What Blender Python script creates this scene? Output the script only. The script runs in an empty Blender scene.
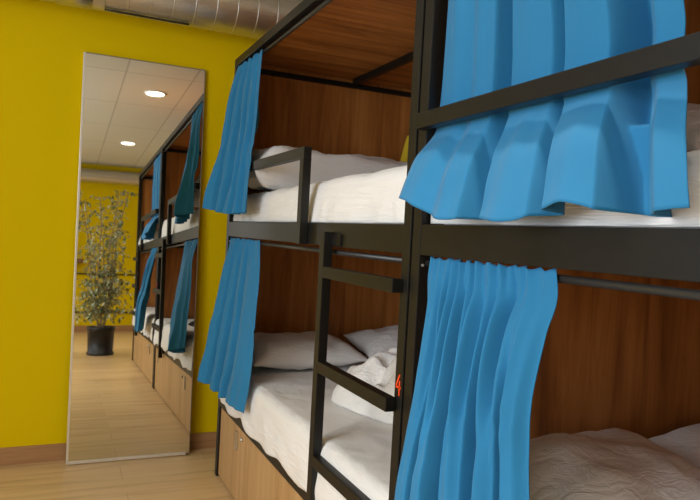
import bpy, bmesh, math, random
from mathutils import Vector, Matrix, noise
C = bpy.context.scene.collection
S = bpy.context.scene
R = math.radians

# ------------------------------------------------------------------ camera
YAW, PITCH, ROLL, FPX = 0.4266, 0.0229, 0.0540, 654.7
cam_d = bpy.data.cameras.new('camera'); cam = bpy.data.objects.new('camera', cam_d); C.objects.link(cam)
fw = Vector((math.sin(YAW)*math.cos(PITCH), math.cos(YAW)*math.cos(PITCH), -math.sin(PITCH)))
rt0 = Vector((math.cos(YAW), -math.sin(YAW), 0)); up0 = rt0.cross(fw)
rt = rt0*math.cos(ROLL) + up0*math.sin(ROLL); up = -rt0*math.sin(ROLL) + up0*math.cos(ROLL)
cam.matrix_world = Matrix(((rt.x, up.x, -fw.x, -0.8604), (rt.y, up.y, -fw.y, -3.965), (rt.z, up.z, -fw.z, 1.35), (0, 0, 0, 1)))
cam_d.sensor_width = 36; cam_d.lens = FPX*36/700; cam_d.clip_start = 0.02
S.camera = cam

# ------------------------------------------------------------------ light and exposure
S.view_settings.view_transform = 'Standard'; S.view_settings.look = 'None'
S.view_settings.gamma = 1; S.view_settings.use_curve_mapping = False
S.view_settings.exposure = 0.20
w = bpy.data.worlds.new('world'); S.world = w; w.use_nodes = True
w.node_tree.nodes['Background'].inputs[0].default_value = (0.75, 0.85, 1, 1)
w.node_tree.nodes['Background'].inputs[1].default_value = 1.0

def area(name, loc, rot, sx, sy, power, col, spread=180, shape='RECTANGLE'):
    d = bpy.data.lights.new(name, 'AREA'); d.shape = shape; d.size = sx; d.size_y = sy
    d.energy = power; d.color = col; d.spread = R(spread)
    o = bpy.data.objects.new(name, d); C.objects.link(o); o.location = loc; o.rotation_euler = rot
    return o
# two fill lights added on the unseen left side, standing in for daylight
area('window_daylight', (-3.16, -3.1, 1.75), (0, R(-90), 0), 1.5, 1.9, 62, (0.88, 0.94, 1.0))
area('window_daylight', (-3.16, -6.3, 1.75), (0, R(-90), 0), 1.5, 1.9, 22, (0.88, 0.93, 1.0))
CEIL = 2.92
LAMPS = [(-0.005, -3.10, 8), (-0.02, -6.03, 13), (-1.9, -3.02, 13), (-1.9, -5.9, 12)]  # last two form a left row, unseen and added to light the room

# ------------------------------------------------------------------ materials
def mat(name, col, rough=0.5, metal=0.0, **kw):
    m = bpy.data.materials.new(name); m.use_nodes = True
    b = m.node_tree.nodes['Principled BSDF']
    b.inputs['Base Color'].default_value = (*col, 1); b.inputs['Roughness'].default_value = rough
    b.inputs['Metallic'].default_value = metal
    for k, v in kw.items(): b.inputs[k.replace('_', ' ')].default_value = v
    return m
def nd(m, t, **kw):
    n = m.node_tree.nodes.new(t)
    for k, v in kw.items(): setattr(n, k, v)
    return n
def lk(m, a, b): m.node_tree.links.new(a, b)
def coords(m, scale, rot=(0, 0, 0)):
    g = nd(m, 'ShaderNodeNewGeometry'); mp = nd(m, 'ShaderNodeMapping')
    mp.inputs['Scale'].default_value = scale; mp.inputs['Rotation'].default_value = rot
    lk(m, g.outputs['Position'], mp.inputs['Vector']); return mp.outputs[0]
def ramp(m, fac, stops):
    r = nd(m, 'ShaderNodeValToRGB'); e = r.color_ramp.elements
    e[0].position, e[0].color = stops[0][0], (*stops[0][1], 1)
    e[1].position, e[1].color = stops[-1][0], (*stops[-1][1], 1)
    for p, c in stops[1:-1]:
        k = e.new(p); k.color = (*c, 1)
    lk(m, fac, r.inputs[0]); return r.outputs[0]
def bump(m, h, strength, dist=0.01):
    b = nd(m, 'ShaderNodeBump'); b.inputs['Strength'].default_value = strength; b.inputs['Distance'].default_value = dist
    lk(m, h, b.inputs['Height']); lk(m, b.outputs[0], m.node_tree.nodes['Principled BSDF'].inputs['Normal'])
def BS(m): return m.node_tree.nodes['Principled BSDF']

def wood(name, scale, dark, mid, light, rough=0.5):
    m = mat(name, mid, rough)
    v = coords(m, scale)
    n = nd(m, 'ShaderNodeTexNoise'); n.inputs['Scale'].default_value = 1; n.inputs['Detail'].default_value = 6
    n.inputs['Roughness'].default_value = 0.62; n.inputs['Distortion'].default_value = 0.7
    lk(m, v, n.inputs['Vector'])
    c = ramp(m, n.outputs[0], [(0.28, dark), (0.5, mid), (0.72, light)])
    lk(m, c, BS(m).inputs['Base Color']); bump(m, n.outputs[0], 0.12, 0.002)
    return m
WD, WM, WL = (0.21, 0.068, 0.012), (0.42, 0.160, 0.032), (0.58, 0.255, 0.064)
M = {}
M['wood_v'] = wood('walnut_laminate_vertical', (14, 14, 1.1), WD, WM, WL)
M['wood_x'] = wood('walnut_laminate_crosswise', (1.3, 15, 15), WD, WM, WL)
M['wood_front'] = wood('oak_laminate_fronts', (16, 16, 1.2), (0.40, 0.225, 0.085), (0.50, 0.30, 0.125), (0.60, 0.375, 0.175), 0.45)  # lighter laminate tone for the cabinet fronts, sides and plinth
M['metal'] = mat('dark_powder_coated_steel', (0.0095, 0.009, 0.0078), 0.42, 0.0, Specular_IOR_Level=.32)
n = nd(M['metal'], 'ShaderNodeTexNoise'); n.inputs['Scale'].default_value = 600; bump(M['metal'], n.outputs[0], 0.06, 0.0005)
M['rod'] = mat('satin_grey_steel_rod', (0.03, 0.03, 0.03), 0.35, 0.0)
M['yellow'] = mat('yellow_wall_paint', (0.72, 0.525, 0.0), 0.8, Specular_IOR_Level=.08)
n = nd(M['yellow'], 'ShaderNodeTexNoise'); n.inputs['Scale'].default_value = 60; n.inputs['Detail'].default_value = 4
bump(M['yellow'], n.outputs[0], 0.12, 0.002)
M['white_wall'] = mat('white_wall_paint', (0.75, 0.73, 0.68), 0.7)
# floor planks run along X
f = M['floor'] = mat('light_oak_laminate_planks', (0.6, 0.4, 0.2), 0.38)
v = coords(f, (1, 1, 1))
br = nd(f, 'ShaderNodeTexBrick'); br.inputs['Scale'].default_value = 1; br.offset = 0.37
br.inputs['Brick Width'].default_value = 1.28; br.inputs['Row Height'].default_value = 0.19; br.inputs['Mortar Size'].default_value = 0.0012
br.inputs['Color1'].default_value = (0.66, 0.45, 0.225, 1); br.inputs['Color2'].default_value = (0.74, 0.515, 0.27, 1)
br.inputs['Mortar'].default_value = (0.42, 0.27, 0.13, 1)
lk(f, v, br.inputs['Vector'])
v2 = coords(f, (1.2, 16, 1)); n = nd(f, 'ShaderNodeTexNoise'); n.inputs['Scale'].default_value = 1; n.inputs['Detail'].default_value = 6; n.inputs['Distortion'].default_value = 0.8
lk(f, v2, n.inputs['Vector'])
cr = ramp(f, n.outputs[0], [(0.3, (0.72, 0.66, 0.58)), (0.5, (0.95, 0.94, 0.92)), (0.7, (1.0, 1.0, 1.0))])
mx = nd(f, 'ShaderNodeMix', data_type='RGBA', blend_type='MULTIPLY'); mx.inputs[0].default_value = 1
lk(f, br.outputs['Color'], mx.inputs[6]); lk(f, cr, mx.inputs[7]); lk(f, mx.outputs[2], BS(f).inputs['Base Color'])
M['base'] = wood('brown_laminate_skirting', (1.5, 14, 30), (0.30, 0.15, 0.06), (0.38, 0.20, 0.085), (0.44, 0.245, 0.115))
# ceiling: square tiles in a grid
c_ = M['ceiling'] = mat('white_ceiling_tiles', (0.73, 0.71, 0.60), 0.8)
g = nd(c_, 'ShaderNodeTexBrick'); g.offset = 0; g.inputs['Scale'].default_value = 1
g.inputs['Brick Width'].default_value = 0.61; g.inputs['Row Height'].default_value = 1.22; g.inputs['Mortar Size'].default_value = 0.008
g.inputs['Color1'].default_value = (0.73, 0.71, 0.60, 1); g.inputs['Color2'].default_value = (0.70, 0.68, 0.57, 1); g.inputs['Mortar'].default_value = (0.50, 0.47, 0.40, 1)
mpv = nd(c_, 'ShaderNodeMapping'); mpv.inputs['Location'].default_value = (0.34+6.1, 2.48+7.32, 0)
gg = nd(c_, 'ShaderNodeNewGeometry'); lk(c_, gg.outputs['Position'], mpv.inputs['Vector']); lk(c_, mpv.outputs[0], g.inputs['Vector'])
lk(c_, g.outputs['Color'], BS(c_).inputs['Base Color'])
# cloths
def cloth(name, col, sheen=0.2, weave=1400, ws=0.12, big=0.0, trans=0.0):
    m = mat(name, col, 0.85); BS(m).inputs['Sheen Weight'].default_value = sheen
    BS(m).inputs['Sheen Roughness'].default_value = 0.5
    n = nd(m, 'ShaderNodeTexNoise'); n.inputs['Scale'].default_value = weave; n.inputs['Detail'].default_value = 1
    n2 = nd(m, 'ShaderNodeTexNoise'); n2.inputs['Scale'].default_value = 9; n2.inputs['Detail'].default_value = 4; n2.inputs['Distortion'].default_value = 1.5
    a = nd(m, 'ShaderNodeMath', operation='MULTIPLY'); lk(m, n.outputs[0], a.inputs[0]); a.inputs[1].default_value = ws
    b = nd(m, 'ShaderNodeMath', operation='MULTIPLY_ADD'); lk(m, n2.outputs[0], b.inputs[0]); b.inputs[1].default_value = big
    lk(m, a.outputs[0], b.inputs[2]); bump(m, b.outputs[0], 0.6, 0.01)
    if trans:
        t = nd(m, 'ShaderNodeBsdfTranslucent'); t.inputs[0].default_value = (*col, 1)
        mxs = nd(m, 'ShaderNodeMixShader'); mxs.inputs[0].default_value = trans
        out = m.node_tree.nodes['Material Output']
        lk(m, BS(m).outputs[0], mxs.inputs[1]); lk(m, t.outputs[0], mxs.inputs[2]); lk(m, mxs.outputs[0], out.inputs[0])
    return m
M['blue'] = cloth('bright_blue_curtain_cloth', (0.012, 0.19, 0.405), 0.10, 900, 0.02, 0.06, 0.06)
M['linen'] = cloth('white_cotton', (0.86, 0.845, 0.82), 0.1, 1500, 0.01, 1.1)
M['mattress'] = cloth('mattress_ticking', (0.78, 0.77, 0.75), 0.1, 1500, 0.01, 0.2)
M['yellow_cloth'] = cloth('yellow_cloth', (0.75, 0.55, 0.02), 0.1, 700, 0.05, 0.3)
M['chrome'] = mat('brushed_nickel', (0.62, 0.62, 0.60), 0.3, 1.0)
M['black'] = mat('black_plastic', (0.005, 0.005, 0.0055), 0.45)
M['alu'] = mat('satin_aluminium_edge', (0.80, 0.79, 0.76), 0.35, 0.7)
M['edge'] = mat('dull_bronze_edge', (0.30, 0.26, 0.18), 0.4, 0.6)  # darker metal for the right and top edges of the mirror
M['glass'] = mat('mirror_silvering', (0.72, 0.72, 0.67), 0.02, 1.0)
d = M['duct'] = mat('crinkled_duct_foil', (0.66, 0.65, 0.61), 0.33, 0.95)
n = nd(d, 'ShaderNodeTexNoise'); n.inputs['Scale'].default_value = 22; n.inputs['Detail'].default_value = 3; n.inputs['Distortion'].default_value = 1
bump(d, n.outputs[0], 0.22, 0.012)
M['orange_red'] = mat('orange_red_numeral_paint', (0.95, 0.075, 0.01), 0.5)
M['leaf'] = mat('variegated_fig_leaf', (0.20, 0.24, 0.08), 0.5)
n = nd(M['leaf'], 'ShaderNodeTexNoise'); n.inputs['Scale'].default_value = 18
lk(M['leaf'], ramp(M['leaf'], n.outputs[0], [(0.35, (0.07, 0.11, 0.03)), (0.48, (0.22, 0.27, 0.12)), (0.60, (0.60, 0.62, 0.42))]), BS(M['leaf']).inputs['Base Color'])
M['bark'] = mat('pale_bark', (0.33, 0.25, 0.15), 0.8)
M['soil'] = mat('potting_soil', (0.04, 0.025, 0.015), 0.95)
M['brown'] = wood('brown_shelf_wood', (3, 3, 12), (0.12, 0.05, 0.02), (0.18, 0.08, 0.035), (0.22, 0.10, 0.045))
e = M['emit'] = mat('lamp_diffuser', (1, 1, 1), 0.5); BS(e).inputs['Emission Color'].default_value = (1, 0.95, 0.84, 1); BS(e).inputs['Emission Strength'].default_value = 6
M['lamp_white'] = mat('white_lamp_trim', (0.8, 0.79, 0.75), 0.4)
M['screw'] = mat('bright_screw_head', (0.8, 0.8, 0.78), 0.3, 0.6)

# ------------------------------------------------------------------ helpers
def box(bm, a, b, bev=0.0):
    a, b = Vector(a), Vector(b)
    lo = Vector(map(min, a, b)); hi = Vector(map(max, a, b))
    t = bmesh.new(); bmesh.ops.create_cube(t, size=1)
    for v in t.verts: v.co = Vector(((lo[i]+hi[i])/2 + v.co[i]*(hi[i]-lo[i]) for i in range(3)))
    if bev: bmesh.ops.bevel(t, geom=t.edges[:], offset=bev, segments=2, affect='EDGES', profile=0.6)
    merge(bm, t)
def merge(bm, t):
    me = bpy.data.meshes.new('tmp'); t.to_mesh(me); t.free(); bm.from_mesh(me); bpy.data.meshes.remove(me)
def tube(bm, pts, rad, seg=10, cap=True):
    pts = [Vector(p) for p in pts]; n_ = len(pts); rings = []
    rads = rad if isinstance(rad, (list, tuple)) else [rad]*n_
    ref = None
    for i, p in enumerate(pts):
        d = (pts[min(i+1, n_-1)] - pts[max(i-1, 0)]).normalized()
        if ref is None: ref = Vector((0, 0, 1)) if abs(d.z) < 0.9 else Vector((1, 0, 0))
        s = d.cross(ref).normalized(); t = s.cross(d).normalized(); ref = t
        rings.append([bm.verts.new(p + (s*math.cos(a)+t*math.sin(a))*rads[i]) for a in (2*math.pi*k/seg for k in range(seg))])
    for i in range(n_-1):
        for k in range(seg):
            bm.faces.new((rings[i][k], rings[i][(k+1) % seg], rings[i+1][(k+1) % seg], rings[i+1][k]))
    if cap: bm.faces.new(rings[0][::-1]); bm.faces.new(rings[-1])
def lathe(bm, prof, cx, cy, seg=28):
    rings = []
    for r, z in prof: rings.append([bm.verts.new((cx+r*math.cos(a), cy+r*math.sin(a), z)) for a in (2*math.pi*k/seg for k in range(seg))])
    for i in range(len(rings)-1):
        for k in range(seg): bm.faces.new((rings[i][k], rings[i][(k+1) % seg], rings[i+1][(k+1) % seg], rings[i+1][k]))
    bm.faces.new(rings[0][::-1]); bm.faces.new(rings[-1])
def root_of(o):
    while o.parent: o = o.parent
    return o
def obj(name, bm, m, parent=None, smooth=False, loc=None, label=None):
    """Link a bmesh given in world coordinates as one mesh object."""
    bmesh.ops.recalc_face_normals(bm, faces=bm.faces[:])
    L = root_of(parent).location if parent else Vector(loc or (0, 0, 0))
    bmesh.ops.translate(bm, verts=bm.verts[:], vec=-L)
    me = bpy.data.meshes.new(name); bm.to_mesh(me); bm.free()
    me.materials.append(m)
    if smooth:
        for p in me.polygons: p.use_smooth = True
    o = bpy.data.objects.new(name, me); C.objects.link(o)
    if parent: o.parent = parent
    else: o.location = L
    if label: o['label'] = label
    return o
def tag(o, label, cat, group=None):
    o['label'] = label; o['category'] = cat
    if group: o['group'] = group
    return o
def thing(name, loc, label, cat, group=None):
    o = bpy.data.objects.new(name, None); C.objects.link(o); o.location = loc; o.empty_display_size = 0.1
    return tag(o, label, cat, group)
def struct(name, bm, m, parent=None, smooth=False):
    o = obj(name, bm, m, parent, smooth)
    if not parent: o['kind'] = 'structure'
    return o
def bxo(name, a, b, m, parent=None, bev=0.0, label=None):
    bm = bmesh.new(); box(bm, a, b, bev); return obj(name, bm, m, parent, label=label)
def solid(o, t, off=0.0):
    s = o.modifiers.new('thickness', 'SOLIDIFY'); s.thickness = t; s.offset = off; return s

# ------------------------------------------------------------------ room shell
XL, XR, YB, YF = -3.2, 1.5, -8.38, 0.0
def sb(name, a, b, m):
    bm = bmesh.new(); box(bm, a, b); return struct(name, bm, m)
sb('floor', (XL-.1, YB-.1, -.1), (XR+.1, YF+.1, 0), M['floor'])
sb('ceiling', (XL-.1, YB-.1, CEIL), (XR+.1, YF+.1, CEIL+.1), M['ceiling'])
sb('wall_far', (XL-.1, YF, 0), (XR+.1, YF+.1, CEIL), M['yellow'])
sb('wall_back', (XL-.1, YB-.1, 0), (XR+.1, YB, CEIL), M['yellow'])
sb('wall_right', (XR, YB, 0), (XR+.1, YF, CEIL), M['white_wall'])
bm = bmesh.new()   # unseen left wall; its two openings are added to let light in
wins = [(-4.1, -2.1), (-7.3, -5.3)]
box(bm, (XL-.1, YB, 0), (XL, YF, 0.95)); box(bm, (XL-.1, YB, 2.55), (XL, YF, CEIL))
for a, b in ((YB, -7.3), (-5.3, -4.1), (-2.1, YF)): box(bm, (XL-.1, a, .95), (XL, b, 2.55))
struct('wall_left', bm, M['white_wall'])
for i, (a, b) in enumerate(wins):
    bm = bmesh.new()
    box(bm, (XL-.08, a, .95), (XL-.02, a+.05, 2.55)); box(bm, (XL-.08, b-.05, .95), (XL-.02, b, 2.55))
    box(bm, (XL-.08, a, .95), (XL-.02, b, 1.0)); box(bm, (XL-.08, a, 2.5), (XL-.02, b, 2.55)); box(bm, (XL-.08, (a+b)/2-.025, .95), (XL-.02, (a+b)/2+.025, 2.55))
    struct('window_%d' % (i+1), bm, M['lamp_white'])  # unseen frames added around the two light openings
sb('baseboard_far', (XL, YF-.012, 0), (XR, YF, 0.096), M['base'])
sb('baseboard_back', (XL, YB, 0), (XR, YB+.014, 0.11), M['base'])

# ------------------------------------------------------------------ bunk beds
T = 0.042            # post width
W = 1.40             # bed depth from the aisle to the wall
H = 2.264
BL = 2.022
Y1 = -0.432
def make_bed(y0, label, numeral):
    y1 = y0 - BL
    b = thing('bunk_bed', (W/2, (y0+y1)/2, 0), label, 'bunk bed', 'bunk beds along the right wall')
    m = M['metal']
    for x in (0, W-T):
        for y in (y0, y1+T):
            p = bxo('post', (x, y-T, 0), (x+T, y, H-.0), m, b, 0.003)
            if x == 0:
                if y == y0:
                    q = bmesh.new(); tube(q, [(.010, y-T+.001, 1.282), (.010, y-T-.003, 1.282)], .0035, 10)
                    obj('screw', q, M['screw'], p)
    # frames: top
    ya, yb = y0-T, y1+T
    for x, nm in ((0, 'top_rail'), (W-T, 'top_rail')): bxo(nm, (x, ya, H-T), (x+T, yb, H), m, b, 0.002)
    for y in (y0, y1+T): bxo('end_bar', (T, y-T, H-T-.018), (W-T, y, H-T+.008), m, b, 0.002)
    bxo('roof_bar', (0.685, ya, H-.045), (0.715, yb, H-.012), m, b, 0.002)
    # side rails and cross bars of both bunks
    for z0, z1 in ((1.308, 1.387), (0.385, 0.462)):
        bxo('side_rail', (0.001, ya, z0), (T-.012, yb, z1), m, b, 0.002)
        bxo('side_rail', (W-T, ya, z0), (W, yb, z1), m, b, 0.002)
        for y in (y0, y1+T): bxo('end_bar', (T, y-T+.005, z0), (W-T, y-.005, z1-.02), m, b, 0.002)
        bxo('bed_base', (T-.01, yb, z1-.035), (W-T, ya, z1-.02), M['wood_x'], b)
    # panels
    bxo('roof_panel', (0.004, y1+.003, H-.011), (W-.004, y0-.003, H+.004), M['wood_x'], b)
    for z0, z1 in ((1.372, H-.0115), (0.45, 1.307)):
        for y in (y0-.019, y1+.007): bxo('end_panel', (T+.0005, y-.0, z0), (W-T-.0005, y+.012, z1), M['wood_v'], b)
        bxo('back_panel', (W-.03, yb, z0), (W-.012, ya, z1), M['wood_v'], b)
    # curtain rods behind the rails, with end sockets
    for z in (1.288, H-.060):
        q = bmesh.new(); tube(q, [(.026, ya, z), (.026, yb, z)], .0084, 12); obj('curtain_rod', q, M['rod'], b, True)
    # guard rail of the upper bunk, at the far end
    q = bmesh.new(); gy = y0-1.255
    box(q, (-.032, ya+.01, 1.628), (-.001, gy, 1.668), .0025)
    box(q, (-.0325, gy, 1.306), (-.001, gy+.04, 1.6285), .0015)
    g_ = obj('guard_rail', q, m, b)
    # ladder
    sy = y0-1.462
    q = bmesh.new(); box(q, (-.034, sy-.04, .345), (-.0015, sy, 1.357), .0025); box(q, (-.006, sy-.11, 1.312), (0.0, sy-.03, 1.350), .001)
    box(q, (-.012, sy-.02, .39), (0.0, sy+.06, .43), .001)
    lad = obj('ladder', q, m, b)
    for z in (1.222, 0.902, 0.582):
        q = bmesh.new(); box(q, (-.034, y1+T-.018, z-.020), (-.003, sy-.038, z+.018), .0025)
        box(q, (-.005, y1+T-.016, z-.014), (.0, y1+T-.001, z+.012))
        obj('rung', q, m, lad)
    # storage under the lower bunk
    bxo('plinth', (.03, yb, .0), (W-.05, ya, .012), M['wood_front'], b)
    n_ = 4; Lc = (ya-yb); wds = [(ya, ya-.505), (ya-.505, ya-1.0), (ya-1.0, ya-1.5), (ya-1.5, yb)]
    for i, (a, c) in enumerate(wds):
        d_ = bxo('cabinet_door', (.010, c+.002, .012), (.028, a-.002, .383), M['wood_front'], b, 0.001)
        hy = a-.35 if i == 0 else (a-.27 if i == 3 else None)
        if hy is not None:
            q = bmesh.new(); box(q, (.002, hy-.015, .258), (.0102, hy+.015, .352), .003)
            h_ = obj('handle', q, M['chrome'], d_)
            q = bmesh.new(); ky = hy-.092 if i == 0 else hy+.09
            tube(q, [(.011, ky, .335), (.0, ky, .335)], .0095, 14); tube(q, [(.0, ky, .335), (-.003, ky, .335)], .006, 12)
            obj('lock', q, M['chrome'], d_, True)
    bxo('cabinet_side', (.03, y0-T, .012), (W-.05, y0-T+.018, .383), M['wood_front'], b)
    bxo('cabinet_side', (.03, y1+T-.018, .012), (W-.05, y1+T, .383), M['wood_front'], b)
    if numeral:
        # orange-red 4 painted on the near front post, read from the aisle
        q = bmesh.new(); cy = y1+T/2; z = .955; X = -.0012
        def stroke(pa, pb, wd=.0055):
            (ua, va), (ub, vb) = pa, pb; dx, dz = ub-ua, vb-va; L_ = math.hypot(dx, dz); nx, nz = -dz/L_*wd/2, dx/L_*wd/2
            ps = [(ua+nx, va+nz), (ub+nx, vb+nz), (ub-nx, vb-nz), (ua-nx, va-nz)]
            v0 = [q.verts.new((X, cy-u, z+w_)) for u, w_ in ps]; v1 = [q.verts.new((.0005, cy-u, z+w_)) for u, w_ in ps]
            q.faces.new(v0); q.faces.new(v1[::-1])
            for k in range(4): q.faces.new((v0[k], v1[k], v1[(k+1) % 4], v0[(k+1) % 4]))
        stroke((.006, .028), (-.013, -.007)); stroke((-.015, -.006), (.015, -.006)); stroke((.007, .012), (.007, -.028))
        obj('numeral', q, M['orange_red'], b, label='orange-red number 4 on the post')
    return b, y0, y1
bed1 = make_bed(Y1, 'black steel bunk bed nearest the mirror, with a red 4 on its post', True)
bed2 = make_bed(Y1-BL-.010, 'closest black steel bunk bed, cut off by the right edge', False)

# ------------------------------------------------------------------ cloth builders
def lerp_rows(rows, t):
    k = t*(len(rows)-1); i = min(int(k), len(rows)-2); f_ = k-i; f_ = f_*f_*(3-2*f_)*0.5+f_*0.5
    return [a+(b-a)*f_ for a, b in zip(rows[i], rows[i+1])]
def interp_z(rows, s):
    # rows: (s, ...) with s from 0 to 1 downwards
    for i in range(len(rows)-1):
        if s <= rows[i+1][0] or i == len(rows)-2:
            p0 = rows[max(i-1, 0)]; p1 = rows[i]; p2 = rows[i+1]; p3 = rows[min(i+2, len(rows)-1)]
            h = p2[0]-p1[0]; t = (s-p1[0])/h; out = []
            for k in range(1, len(p1)):
                m1 = (p2[k]-p0[k])/(p2[0]-p0[0])*h; m2 = (p3[k]-p1[k])/(p3[0]-p1[0])*h
                out.append((2*t**3-3*t*t+1)*p1[k]+(t**3-2*t*t+t)*m1+(-2*t**3+3*t*t)*p2[k]+(t**3-t*t)*m2)
            return out
def pleats(n, seed, lo=.35):
    """Irregular pleat profile: (u, offset) knots, alternating ridge and valley."""
    r_ = random.Random(seed); k = [(0, r_.uniform(-.2, .3))]; us = sorted((i+.5+r_.uniform(-.22, .22))/(2*n) for i in range(2*n))
    for i, u in enumerate(us): k.append((u, (1 if i % 2 == 0 else -1)*r_.uniform(lo, 1)))
    k.append((1, r_.uniform(-.4, .3))); return k
def prof(k, u):
    for i in range(len(k)-1):
        if u <= k[i+1][0] or i == len(k)-2:
            t = (u-k[i][0])/(k[i+1][0]-k[i][0]); t = min(max(t, 0), 1); t = t*t*(3-2*t)
            return k[i][1]+(k[i+1][1]-k[i][1])*t
def curtain(name, rows, knots, seed, label, hem=None, xlim=None, nu=200, nv=80, ruffle=0.0, wander=.02, wrinkle=.004, knots2=None):
    """rows: (s, xa, ya, za, xb, yb, zb, amp): a = edge nearer the mirror, b = the other edge, s runs 0 top to 1 hem."""
    bm = bmesh.new(); grid = []
    for j in range(nv+1):
        s = j/nv; xa, ya, za, xb, yb, zb, amp = interp_z(rows, s); line = []
        for i in range(nu+1):
            u = i/nu
            uw = u + wander*math.sin(3.14*u)*math.sin(2.2*s+seed) + .012*math.sin(3.14*u)*noise.noise(Vector((u*3, s*3, seed)))
            uw = min(max(uw, 0), 1); uv = min(uw+.02, 1)
            c = prof(knots, uw); c2 = prof(knots, uv)-c
            if knots2:
                m_ = sstep(.05, .75, s); d1 = prof(knots2, uw); d2 = prof(knots2, uv)-d1
                c, c2 = c+(d1-c)*m_, c2+(d2-c2)*m_
            off = amp*c*(1+.35*noise.noise(Vector((u*5, s*2.2, seed+9))))
            off += wrinkle*(noise.noise(Vector((u*16, s*4, seed)))+.6*noise.noise(Vector((u*9+s*6, s*9, seed+4))))*min(1, .3+s)
            if ruffle: off += ruffle*math.sin(u*95+3*math.sin(u*17))*max(0, 1-s*7)
            dx, dy = xb-xa, yb-ya; L = math.hypot(dx, dy); nx, ny = dy/L, -dx/L
            fade = min(1, 8*u, 8*(1-u))
            x = xa+dx*u+nx*off*(.5+.5*fade); y = ya+dy*u+(ny*off-.10*amp*c2*L)*fade; z = za+(zb-za)*u
            if hem: z += hem(u)*s**3
            if ruffle: z += .003*math.sin(u*70+1)*max(0, 1-s*10)
            if xlim: x = xlim(x, y, z)
            line.append(bm.verts.new((x, y, z)))
        grid.append(line)
    for j in range(nv):
        for i in range(nu): bm.faces.new((grid[j][i], grid[j][i+1], grid[j+1][i+1], grid[j+1][i]))
    o = obj(name, bm, M['blue'], None, True, loc=(rows[-1][1], rows[-1][2], rows[-1][3]))
    solid(o, .0022)
    tag(o, label, 'curtain', 'blue bunk curtains'); return o
def sstep(a, b, x):
    t = min(max((x-a)/(b-a), 0), 1); return t*t*(3-2*t)

# upper curtain of the far bunk, falling outside the guard rail
def lim1(x, y, z): return min(x, .018+(-.038-.018)*(1-sstep(1.69, 1.90, z)))
curtain('curtain', [(0, .010, -.480, 2.212, .010, -.918, 2.206, .012), (.17, -.010, -.483, 2.09, .0, -.929, 1.989, .034), (.45, -.014, -.482, 1.857, -.018, -.969, 1.816, .064),
        (.7, -.030, -.475, 1.669, -.045, -1.0, 1.624, .078), (1, -.045, -.445, 1.462, -.060, -1.015, 1.429, .105)], [(0, -.1), (.05, .5), (.12, 1.0), (.19, .8), (.235, -.35), (.29, .6), (.37, .55), (.42, -.65), (.49, .35), (.58, .35), (.64, -.8), (.71, .25), (.80, .3), (.86, -.5), (.93, .1), (1, 0)], 3,
        'blue curtain hanging in the upper bunk beside the mirror', hem=lambda u: -.022*math.sin(3.14*u), xlim=lim1, wander=.035, wrinkle=.007, ruffle=.0035)
# lower curtain of the far bunk
curtain('curtain', [(0, .010, -.500, 1.300, .010, -1.034, 1.302, .010), (.14, -.02, -.530, 1.171, .0, -1.083, 1.140, .028), (.38, -.030, -.510, .977, -.020, -1.12, .95, .046),
        (.66, -.045, -.50, .788, -.037, -1.147, .74, .075), (1, -.060, -.50, .585, -.056, -1.115, .520, .085)], [(0, -.1), (.06, .5), (.15, 1.0), (.21, .75), (.25, -.4), (.31, .6), (.38, .5), (.42, -.7), (.48, .3), (.56, .35), (.61, -.8), (.67, .2), (.80, .4), (.92, .15), (1, -.2)], 11,
        'blue curtain in the lower bunk beside the mirror, tapering down over the sheet', hem=lambda u: -.035*math.sin(3.14*min(1, u*1.3))-.0*u, xlim=lambda x, y, z: min(x, .016 if z > .9 else -.024), wander=.045, wrinkle=.007, ruffle=.0035)
# upper curtain of the near bunk: behind the guard rail, out over the side rail below it
def lim3(x, y, z):
    # smooth clamp: lies inside the guard rail, leans out in front of posts and side rail below it
    def smax(a, b, e): return (a+b+math.sqrt((a-b)**2+e*e))/2
    k = sstep(1.50, 1.625, z)*(1-sstep(1.675, 1.95, z))
    lo = .010 if z >= 1.62 else .010-.9*(1.62-z)
    x = x*(1-k)+smax(x, lo, .014)*k
    if z < 1.60 and y > -2.508: x = min(x, -.006-.3*(1.60-z))
    if z < 1.56: x = min(x, .024)
    return x
K3 = [(0, .0), (.04, .25), (.10, .38), (.18, .05), (.24, .3), (.32, .2), (.352, -1.2), (.37, -.4), (.388, -1.0), (.415, .2), (.50, .38), (.59, .25), (.62, -.7), (.645, .3), (.72, .42), (.80, .3), (.832, -1.1), (.87, -1.4), (.90, -.2), (.94, .3), (1, .2)]
curtain('curtain', [(0, .016, -2.555, 2.212, .016, -3.10, 2.206, .020), (.4, .022, -2.540, 1.90, .024, -3.205, 1.85, .055), (.55, .026, -2.525, 1.745, .026, -3.235, 1.720, .062), (.64, .026, -2.515, 1.668, .024, -3.237, 1.647, .058),
        (.70, .018, -2.512, 1.622, .016, -3.254, 1.605, .052), (.84, -.038, -2.522, 1.550, -.020, -3.290, 1.525, .058), (1, -.088, -2.540, 1.447, -.052, -3.330, 1.407, .066)], K3, 21,
        'large blue curtain hanging behind the guard rail of the closest upper bunk', hem=lambda u: -.040*math.sin(3.14*min(u*1.4, 1)) + .007*math.sin(u*20), xlim=lim3, nu=300, nv=120, wander=.008, wrinkle=.005)
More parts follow.
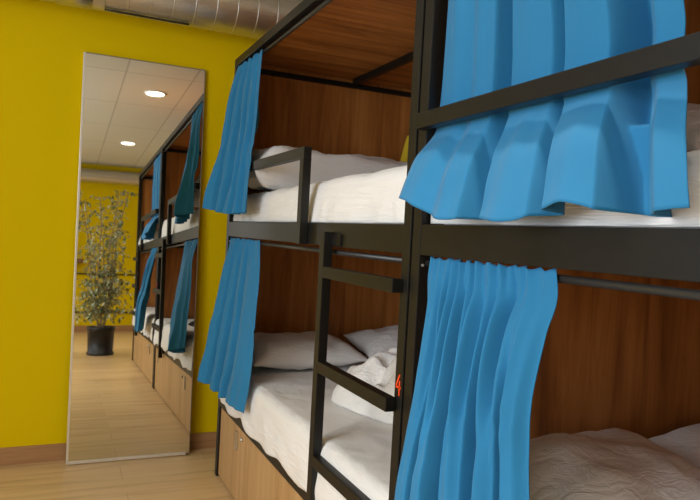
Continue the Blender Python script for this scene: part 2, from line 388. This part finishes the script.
# lower curtain of the near bunk
K4B = [(0, .0), (.07, .35), (.15, .3), (.19, -.8), (.215, -.3), (.25, .5), (.33, .55), (.375, -.5), (.40, -.7), (.44, .4), (.52, .6), (.58, .3), (.615, -.9), (.65, .1), (.72, .45), (.80, .2), (.835, -1.1), (.86, -.9), (.885, .5), (.94, .5), (1, .0)]
K4 = [(0, -.1), (.05, .5), (.11, .3), (.15, -.3), (.19, .6), (.225, -.7), (.26, .6), (.30, -.6), (.345, .7), (.385, -.8), (.42, .4), (.455, -.4), (.50, .9), (.545, -.5), (.585, .3), (.62, -.7), (.68, .8), (.735, -1.1), (.765, -.9), (.79, .5), (.86, .75), (.94, .4), (1, -.5)]
curtain('curtain', [(0, .010, -2.546, 1.304, .010, -2.995, 1.304, .006), (.08, -.004, -2.560, 1.255, .002, -3.012, 1.249, .010), (.2, -.02, -2.590, 1.177, -.015, -3.004, 1.182, .030), (.4, -.05, -2.614, 1.035, -.036, -3.000, 1.06, .046),
        (.65, -.08, -2.622, .871, -.045, -3.018, .95, .058), (.85, -.11, -2.643, .743, -.070, -3.066, .80, .066), (1, -.13, -2.66, .50, -.085, -3.12, .50, .058)], K4, 33,
        'blue curtain gathered on the rod of the closest lower bunk', xlim=lambda x, y, z: min(x, .016 if z > .75 else -.02), nu=320, nv=100, ruffle=.005, wander=.03, knots2=K4B)

# ------------------------------------------------------------------ bedding
def nz(p, sc, seed): return noise.noise(Vector((p[0]*sc+seed*7.3, p[1]*sc, p[2]*sc)))
def fbm(p, sc, seed): return nz(p, sc, seed)+.5*nz(p, sc*2.1, seed+1)+.25*nz(p, sc*4.3, seed+2)
def mattress(y0, y1, z0, z1, label):
    bm = bmesh.new(); box(bm, (T+.002, y1, z0), (W-.05, y0, z1), 0)
    bmesh.ops.bevel(bm, geom=bm.edges[:], offset=.035, segments=4, affect='EDGES', profile=.5)
    o = obj('mattress', bm, M['mattress'], None, True, loc=(.7, (y0+y1)/2, z0))
    return tag(o, label, 'mattress', 'mattresses')
def sheet(y0, y1, ztop, zhem, label, xf, hemamp, seed, front=.012, wr=.006, rise=0):
    """A bottom sheet: lies on the mattress and falls over its aisle side."""
    bm = bmesh.new(); xb = W-.07; r = .045; path = []
    n1 = 44
    for i in range(n1): path.append((xb+(xf+r-xb)*i/(n1-1), ztop, 0))
    for i in range(1, 7):
        a = math.pi/2*i/7; path.append((xf+r-r*math.sin(a), ztop-r+r*math.cos(a), 0))
    nd_ = 18; zs = ztop-r
    for i in range(nd_+1): path.append((xf, zs, i/nd_))
    ny = 120; grid = []
    for j in range(ny+1):
        v = j/ny; y = y0+(y1-y0)*v; ln = []
        hem = zhem + hemamp*(.6*math.sin(v*23+seed)+.5*math.sin(v*41+seed*2)+.5*fbm((0, y, 0), 3, seed))
        for (x, z, d_) in path:
            if d_ > 0: z = zs+(hem-zs)*d_
            w_ = fbm((x, y, z), 5.5, seed); w2 = abs(nz((x*1.2+y*.5, y*.8-x*.4, z), 7, seed+5))
            if z > zs-.001: z2 = z+wr*(.5+w_)*1.0+wr*.8*(.4-w2); x2 = x
            else: z2 = z; x2 = x-(front*(w_+.45-.9*w2+.25)*min(1, .4+d_))-.005*d_
            if d_ > 0: x2 = min(x2, xf)
            z2 += rise*v*(1-d_)
            ln.append(bm.verts.new((x2, y, z2)))
        grid.append(ln)
    for j in range(ny):
        for i in range(len(path)-1): bm.faces.new((grid[j][i], grid[j][i+1], grid[j+1][i+1], grid[j+1][i]))
    o = obj('bed_sheet', bm, M['linen'], None, True, loc=(.7, (y0+y1)/2, ztop)); solid(o, .003)
    return tag(o, label, 'bed sheet', 'white bed sheets')
def pillow(loc, size, rot, seed, label, grp, ex=3.2):
    """Stuffed pillow: size = (length, depth, thickness), rotated by Euler rot, loc = centre of its underside."""
    bm = bmesh.new(); n_ = 34; L, D, Hh = size
    def shape(u, v, s):
        au, av = abs(u), abs(v)
        prof = max(0, (1-au**ex))**.55*max(0, (1-av**ex))**.55
        pin = 1-.10*(1-au**2)*av**2 ; pin2 = 1-.10*(1-av**2)*au**2
        x = u*L/2*pin2; y = v*D/2*pin
        z = s*Hh/2*prof*(1+.22*fbm((x, y, s), 4, seed)) + .010*fbm((x, y, s*.3), 9, seed+3)*(prof**.5)
        z += -.010*abs(nz((x, y, s), 11, seed+9))*prof**.3
        return Vector((x, y, z))
    tops = []; bots = []
    for i in range(n_+1):
        a = []; b_ = []
        for j in range(n_+1):
            u = math.sin((i/n_-.5)*math.pi*.93)/math.sin(.5*math.pi*.93); v = math.sin((j/n_-.5)*math.pi*.93)/math.sin(.5*math.pi*.93)
            edge = i in (0, n_) or j in (0, n_)
            t_ = bm.verts.new(shape(u, v, 1)); a.append(t_)
            b_.append(t_ if edge else bm.verts.new(shape(u, v, -.72)))
        tops.append(a); bots.append(b_)
    for i in range(n_):
        for j in range(n_):
            bm.faces.new((tops[i][j], tops[i+1][j], tops[i+1][j+1], tops[i][j+1]))
            bm.faces.new((bots[i][j], bots[i][j+1], bots[i+1][j+1], bots[i+1][j]))
    from mathutils import Euler
    mt = Matrix.Translation(Vector(loc)) @ Euler(rot).to_matrix().to_4x4() @ Matrix.Translation((0, 0, Hh*.36))
    bmesh.ops.transform(bm, matrix=mt, verts=bm.verts[:])
    o = obj('pillow', bm, M['linen'], None, True, loc=loc)
    return tag(o, label, 'pillow', grp)
def blanket(cx, cy, z0, lx, ly, h, seed, rotz, label, name='duvet'):
    """A heaped, crumpled quilt: closed lumpy mound with a rounded rim and rolling folds."""
    bm = bmesh.new(); na, nr = 150, 46; cz, sz = math.cos(rotz), math.sin(rotz)
    def P_(a, r, top):
        k = 1+.10*math.sin(2*a+seed)+.07*math.sin(3*a+seed*2)+.05*math.sin(5*a+seed)
        x = math.copysign(abs(math.cos(a))**.8, math.cos(a))*r*lx/2*k; y = math.copysign(abs(math.sin(a))**.8, math.sin(a))*r*ly/2*k
        prof = (1-r**3.0)**.5 if r < 1 else 0
        f1 = fbm((x, y, 0), 3.6, seed)
        wr = 1-abs(nz((x+.08*f1, y+.10*f1, 0), 6.5, seed+4))*2.0
        wr2 = 1-abs(nz((x+.06*f1, y-.08*f1, 0), 13, seed+6))*2.0
        z = (h*prof*(.60+.36*f1+.38*wr+.20*wr2)) if top else 0
        X_ = x*cz-y*sz; Y_ = x*sz+y*cz
        return (cx+X_, cy+Y_, z0+max(z, 0 if not top else .004*prof))
    ctr = bm.verts.new(P_(0, 0, True)); rings = []
    for i in range(1, nr+1):
        r = math.sin(i/nr*math.pi/2)
        rings.append([bm.verts.new(P_(2*math.pi*k/na, r, True)) for k in range(na)])
    for k in range(na): bm.faces.new((ctr, rings[0][k], rings[0][(k+1) % na]))
    for i in range(nr-1):
        for k in range(na): bm.faces.new((rings[i][k], rings[i+1][k], rings[i+1][(k+1) % na], rings[i][(k+1) % na]))
    bm.faces.new(rings[-1][::-1])
    o = obj(name, bm, M['linen'], None, True, loc=(cx, cy, z0))
    return tag(o, label, 'duvet', 'white duvets')

b1a, b1b = Y1-T-.006, Y1-BL+T+.006
Y2 = Y1-BL-.010
b2a, b2b = Y2-T-.006, Y2-BL+T+.006
PI = math.pi
for (a, c, who) in ((b1a, b1b, 'bunk beside the mirror'), (b2a, b2b, 'closest bunk')):
    mattress(a, c, .443, .632, 'white mattress under the sheet in the lower %s' % who)
    mattress(a, c, 1.368, 1.512 if who[:4] == 'bunk' else 1.505, 'white mattress in the upper %s' % who)
sheet(b1a-.004, b1b+.004, .638, .432, 'white sheet falling over the side of the lower bunk beside the mirror', -.004, .016, 2.0)
sheet(b2a-.004, b2b+.004, .638, .432, 'white sheet on the closest lower bunk, in shadow under its pillows', -.004, .016, 5.0)
sheet(b1a-.004, b1b+.004, 1.523, 1.39, 'white sheet tucked in on the upper bunk beside the mirror', T-.006, .0, 8.0, .012, .008, rise=.036)
sheet(b2a-.004, b2b+.004, 1.513, 1.39, 'white sheet showing below the curtain of the closest upper bunk', T-.006, .0, 12.0, .010)
pillow((.345, b1a-.24, .662), (.64, .42, .17), (R(6), 0, R(3)), 1, 'left white pillow in the lower bunk beside the mirror', 'white pillows')
pillow((.995, b1a-.24, .668), (.62, .42, .19), (R(8), 0, R(-4)), 2, 'right white pillow in the lower bunk, farther from the aisle', 'white pillows')
pillow((.395, b2a-.25, .675), (.66, .42, .215), (R(10), 0, R(6)), 3, 'peaked white pillow in the closest lower bunk, nearer its curtain', 'white pillows')
pillow((1.075, b2a-.24, .670), (.62, .42, .19), (R(8), 0, R(-3)), 4, 'white pillow at the right edge of the closest lower bunk', 'white pillows')
pillow((.485, b1a-.250, 1.556), (1.02, .46, .255), (R(5), 0, R(2)), 5, 'long white pillow leaning at the head of the upper bunk beside the mirror', 'white pillows', 9)
pillow((.80, b2a-.225, 1.60), (.70, .42, .17), (R(22), 0, R(-2)), 6, 'white pillow behind the large curtain of the closest upper bunk', 'white pillows')
blanket(.57, -1.68, .652, .58, .72, .20, 3.0, .25, 'crumpled white duvet heaped on the lower bunk behind the ladder')

# yellow cloth at the head of the far upper bunk
bm = bmesh.new(); nu, nv = 30, 30; g_ = []
for j in range(nv+1):
    s = j/nv; ln = []
    for i in range(nu+1):
        u = i/nu-.5; wd = .05+.17*s**.8
        ln.append(bm.verts.new((1.08+u*wd, Y1-T-.03-.035*math.sin(u*19+1)*(.2+.8*s)*1-.02*s, 1.965-.40*s-.03*abs(u)*s)))
    g_.append(ln)
for j in range(nv):
    for i in range(nu): bm.faces.new((g_[j][i], g_[j][i+1], g_[j+1][i+1], g_[j+1][i]))
o = obj('cloth', bm, M['yellow_cloth'], None, True, loc=(1.08, Y1-T-.04, 1.56)); solid(o, .004)
tag(o, 'yellow cloth hanging at the head of the upper bunk by its pillow', 'cloth')

# ------------------------------------------------------------------ mirror leaning on the far wall
mr = thing('standing_mirror', (-.408, -.096, 0), 'tall narrow mirror with thin pale edge, leaning on yellow wall', 'mirror')
a_, t_ = -.0077, .0345
MM = Matrix.Translation((-.408, -.096, .010)) @ Matrix.Rotation(a_, 4, 'Z') @ Matrix.Rotation(-t_, 4, 'X')
MW, MH = .664, 2.272
def mbox(bm, a, b, bev=.001):
    t = bmesh.new(); box(t, a, b, bev); bmesh.ops.transform(t, matrix=MM, verts=t.verts[:]); merge(bm, t)
bm = bmesh.new(); mbox(bm, (-MW/2+.002, 0, .002), (MW/2-.002, .004, MH-.002), 0); obj('glass', bm, M['glass'], mr)
bm = bmesh.new()
mbox(bm, (-MW/2-.006, -.006, -.004), (-MW/2+.006, .014, MH)); mbox(bm, (-MW/2, -.006, -.006), (MW/2-.02, .014, .010))
obj('frame', bm, M['alu'], mr, label='thin pale metal edging')
bm = bmesh.new(); mbox(bm, (MW/2-.001, -.001, 0), (MW/2+.003, .014, MH)); mbox(bm, (-MW/2+.0065, -.002, MH-.003), (MW/2-.0015, .014, MH+.003))
obj('frame', bm, M['edge'], mr, label='dull bronze edging')
bm = bmesh.new(); mbox(bm, (-MW/2+.004, .0045, .004), (MW/2-.004, .012, MH-.004), 0); obj('backing', bm, M['black'], mr)

# ------------------------------------------------------------------ ducts
def duct(y, z, r, x0, x1, label, sp, collar):
    D = thing('air_duct', ((x0+x1)/2, y, z-r), label, 'duct', 'silver air ducts')
    pts = []; rad = []; x = x0
    n_ = int((x1-x0)/sp); bm = bmesh.new()
    for k in range(n_):
        for f_, rr in ((0, 1.0), (.06, 1.0), (.5, 1.012), (.94, 1.0)):
            pts.append((x0+(k+f_)*sp, y, z)); rad.append(r*rr)
    tube(bm, pts, rad, 40); obj('duct_body', bm, M['duct'], D, True)
    for k in range(1, n_):
        q = bmesh.new(); xx = x0+k*sp; ln = .004
        tube(q, [(xx-ln, y, z), (xx-ln*.6, y, z), (xx+ln*.6, y, z), (xx+ln, y, z)], [r*.99, r*1.014, r*1.014, r*.99], 40)
        if k < 45: obj('seam_ring', q, M['duct'], D, True)
        else: q.free()
    if collar is not None:
        q = bmesh.new(); tube(q, [(collar-.17, y, z), (collar-.169, y, z), (collar, y, z), (collar+.001, y, z)], [r*.99, r*1.035, r*1.035, r*.99], 40)
        obj('collar', q, M['duct'], D, True)
    for xx in (x0+.35, x1-.5):
        q = bmesh.new(); tube(q, [(xx, y, z+r*.95), (xx, y, CEIL+.0)], .005, 8); obj('hanger', q, M['chrome'], D, True)
    return D
duct(-.20, 2.618, .145, -3.19, 1.49, 'silver air duct under the ceiling, running above the mirror', .115, -.72)
duct(-8.20, 2.69, .115, -3.19, 1.49, 'silver air duct on the far yellow wall seen in the mirror', .16, None)
bm = bmesh.new()
tube(bm, [(-.66+.44*k/10, -.235+.0*k, 2.4685-.0012*math.sin(k/10*PI)) for k in range(11)], .006, 8)
tag(obj('cable', bm, M['black'], None, True, loc=(-.44, -.235, 2.49)), 'short black cable running along the underside of the duct', 'cable')

# ------------------------------------------------------------------ downlights
for i, (x, y, p) in enumerate(LAMPS):
    lab = ['round downlight in ceiling, higher and larger of the two in the mirror', 'round downlight in ceiling, lower and smaller of the two in the mirror',
           'round downlight in the left ceiling row, nearer the mirror', 'round downlight in the left ceiling row, nearer the plant'][i]
    t = thing('ceiling_light', (x, y, CEIL-.012), lab, 'ceiling light', 'round ceiling downlights')
    q = bmesh.new(); lathe(q, [(.112, CEIL-.001), (.112, CEIL-.008), (.104, CEIL-.012), (.088, CEIL-.010), (.088, CEIL-.001)], x, y, 36); obj('trim_ring', q, M['lamp_white'], t, True)
    q = bmesh.new(); lathe(q, [(.090, CEIL-.010), (.090, CEIL-.0125), (.080, CEIL-.014)], x, y, 36); obj('diffuser', q, M['emit'], t)
    area('downlight', (x, y, CEIL-.03), (0, 0, 0), .17, .17, p, (1, .90, .74), 118, 'DISK')

# ------------------------------------------------------------------ what the mirror shows at the other end
rnd = random.Random(5)
px, py = -.33, -5.1
pl = thing('potted_fig_tree', (px, py, 0), 'tall leafy fig tree in a black pot, seen in the mirror', 'potted plant')
bm = bmesh.new(); lathe(bm, [(.160, 0), (.165, .01), (.165, .035), (.152, .04), (.163, .31), (.172, .315), (.174, .355), (.162, .357), (.155, .31), (.02, .305)], px, py, 36); obj('pot', bm, M['black'], pl, True)
bm = bmesh.new(); lathe(bm, [(.14, .306), (.14, .318), (.02, .325)], px, py, 24); obj('soil', bm, M['soil'], pl)
stems = bmesh.new(); leaves = bmesh.new()
def leaf(p, d, s):
    d = d.normalized(); side = d.cross(Vector((rnd.uniform(-.4, .4), rnd.uniform(-.4, .4), 1))).normalized(); nrm = side.cross(d)
    w_ = s*.24
    a = leaves.verts.new(p); b = leaves.verts.new(p+d*s*.45+side*w_+nrm*.1*s); c = leaves.verts.new(p+d*s-nrm*.05*s); e_ = leaves.verts.new(p+d*s*.45-side*w_+nrm*.1*s); mid = leaves.verts.new(p+d*s*.5)
    leaves.faces.new((a, b, mid)); leaves.faces.new((b, c, mid)); leaves.faces.new((c, e_, mid)); leaves.faces.new((e_, a, mid))
for k in range(7):
    an = k*.9+.3; lean = rnd.uniform(.08, .22); top = rnd.uniform(1.35, 2.05) if k else 2.08
    pts = []; n_ = 14
    for i in range(n_+1):
        s = i/n_; pts.append(Vector((px+math.cos(an)*(.02+lean*s*1.4)+.02*math.sin(7*s+k), py+math.sin(an)*(.02+lean*s*1.4)+.02*math.cos(6*s+k), .31+(top-.31)*s)))
    tube(stems, pts, [.010*(1-.7*i/n_)+.002 for i in range(n_+1)], 6)
    for i in range(2, n_+1):
        for _ in range(3 if i < 6 else 2):
            a = rnd.uniform(0, 6.28); ln = rnd.uniform(.10, .32)*(1.05-.4*i/n_)*(1.15 if i < 7 else .9)
            p = pts[i]; q = [p+Vector((math.cos(a)*ln*t, math.sin(a)*ln*t, ln*(.55*t-.75*t*t)))for t in (0, .35, .7, 1)]
            tube(stems, q, [.004, .003, .0022, .0015], 5)
            for t in range(1, 4):
                for _ in range(3 if i < 7 else 2):
                    b = q[t]+Vector((rnd.uniform(-.035, .035), rnd.uniform(-.035, .035), rnd.uniform(-.03, .03)))
                    leaf(b, Vector((rnd.uniform(-1, 1), rnd.uniform(-1, 1), rnd.uniform(-1.3, .2))), rnd.uniform(.055, .09))
obj('stems', stems, M['bark'], pl, True); obj('foliage', leaves, M['leaf'], pl)
for z, lab in ((1.005, 'black pipe along the far yellow wall at waist height, seen in the mirror'), (.342, 'black pipe low on the far yellow wall, seen in the mirror')):
    bm = bmesh.new(); tube(bm, [(XL+.01, YB+.03, z), (XR-.01, YB+.03, z)], .013, 10)
    for k in range(5):
        xx = -2.8+k*1.0; box(bm, (xx, YB, z-.012), (xx+.02, YB+.03, z+.012))
    tag(obj('wall_pipe', bm, M['black'], None, True, loc=(0, YB+.03, z)), lab, 'pipe')
sh = thing('wall_shelf', (-1.15, YB+.16, 1.15), 'brown wooden wall shelf at the left edge of the mirror view', 'shelf')
bxo('shelf_board', (-1.75, YB+.001, 1.19), (-.50, YB+.30, 1.26), M['brown'], sh, .003)
for x in (-1.6, -.70):
    bm = bmesh.new(); box(bm, (x, YB+.001, 1.06), (x+.03, YB+.03, 1.19)); box(bm, (x, YB+.03, 1.15), (x+.03, YB+.22, 1.19)); obj('bracket', bm, M['brown'], sh)
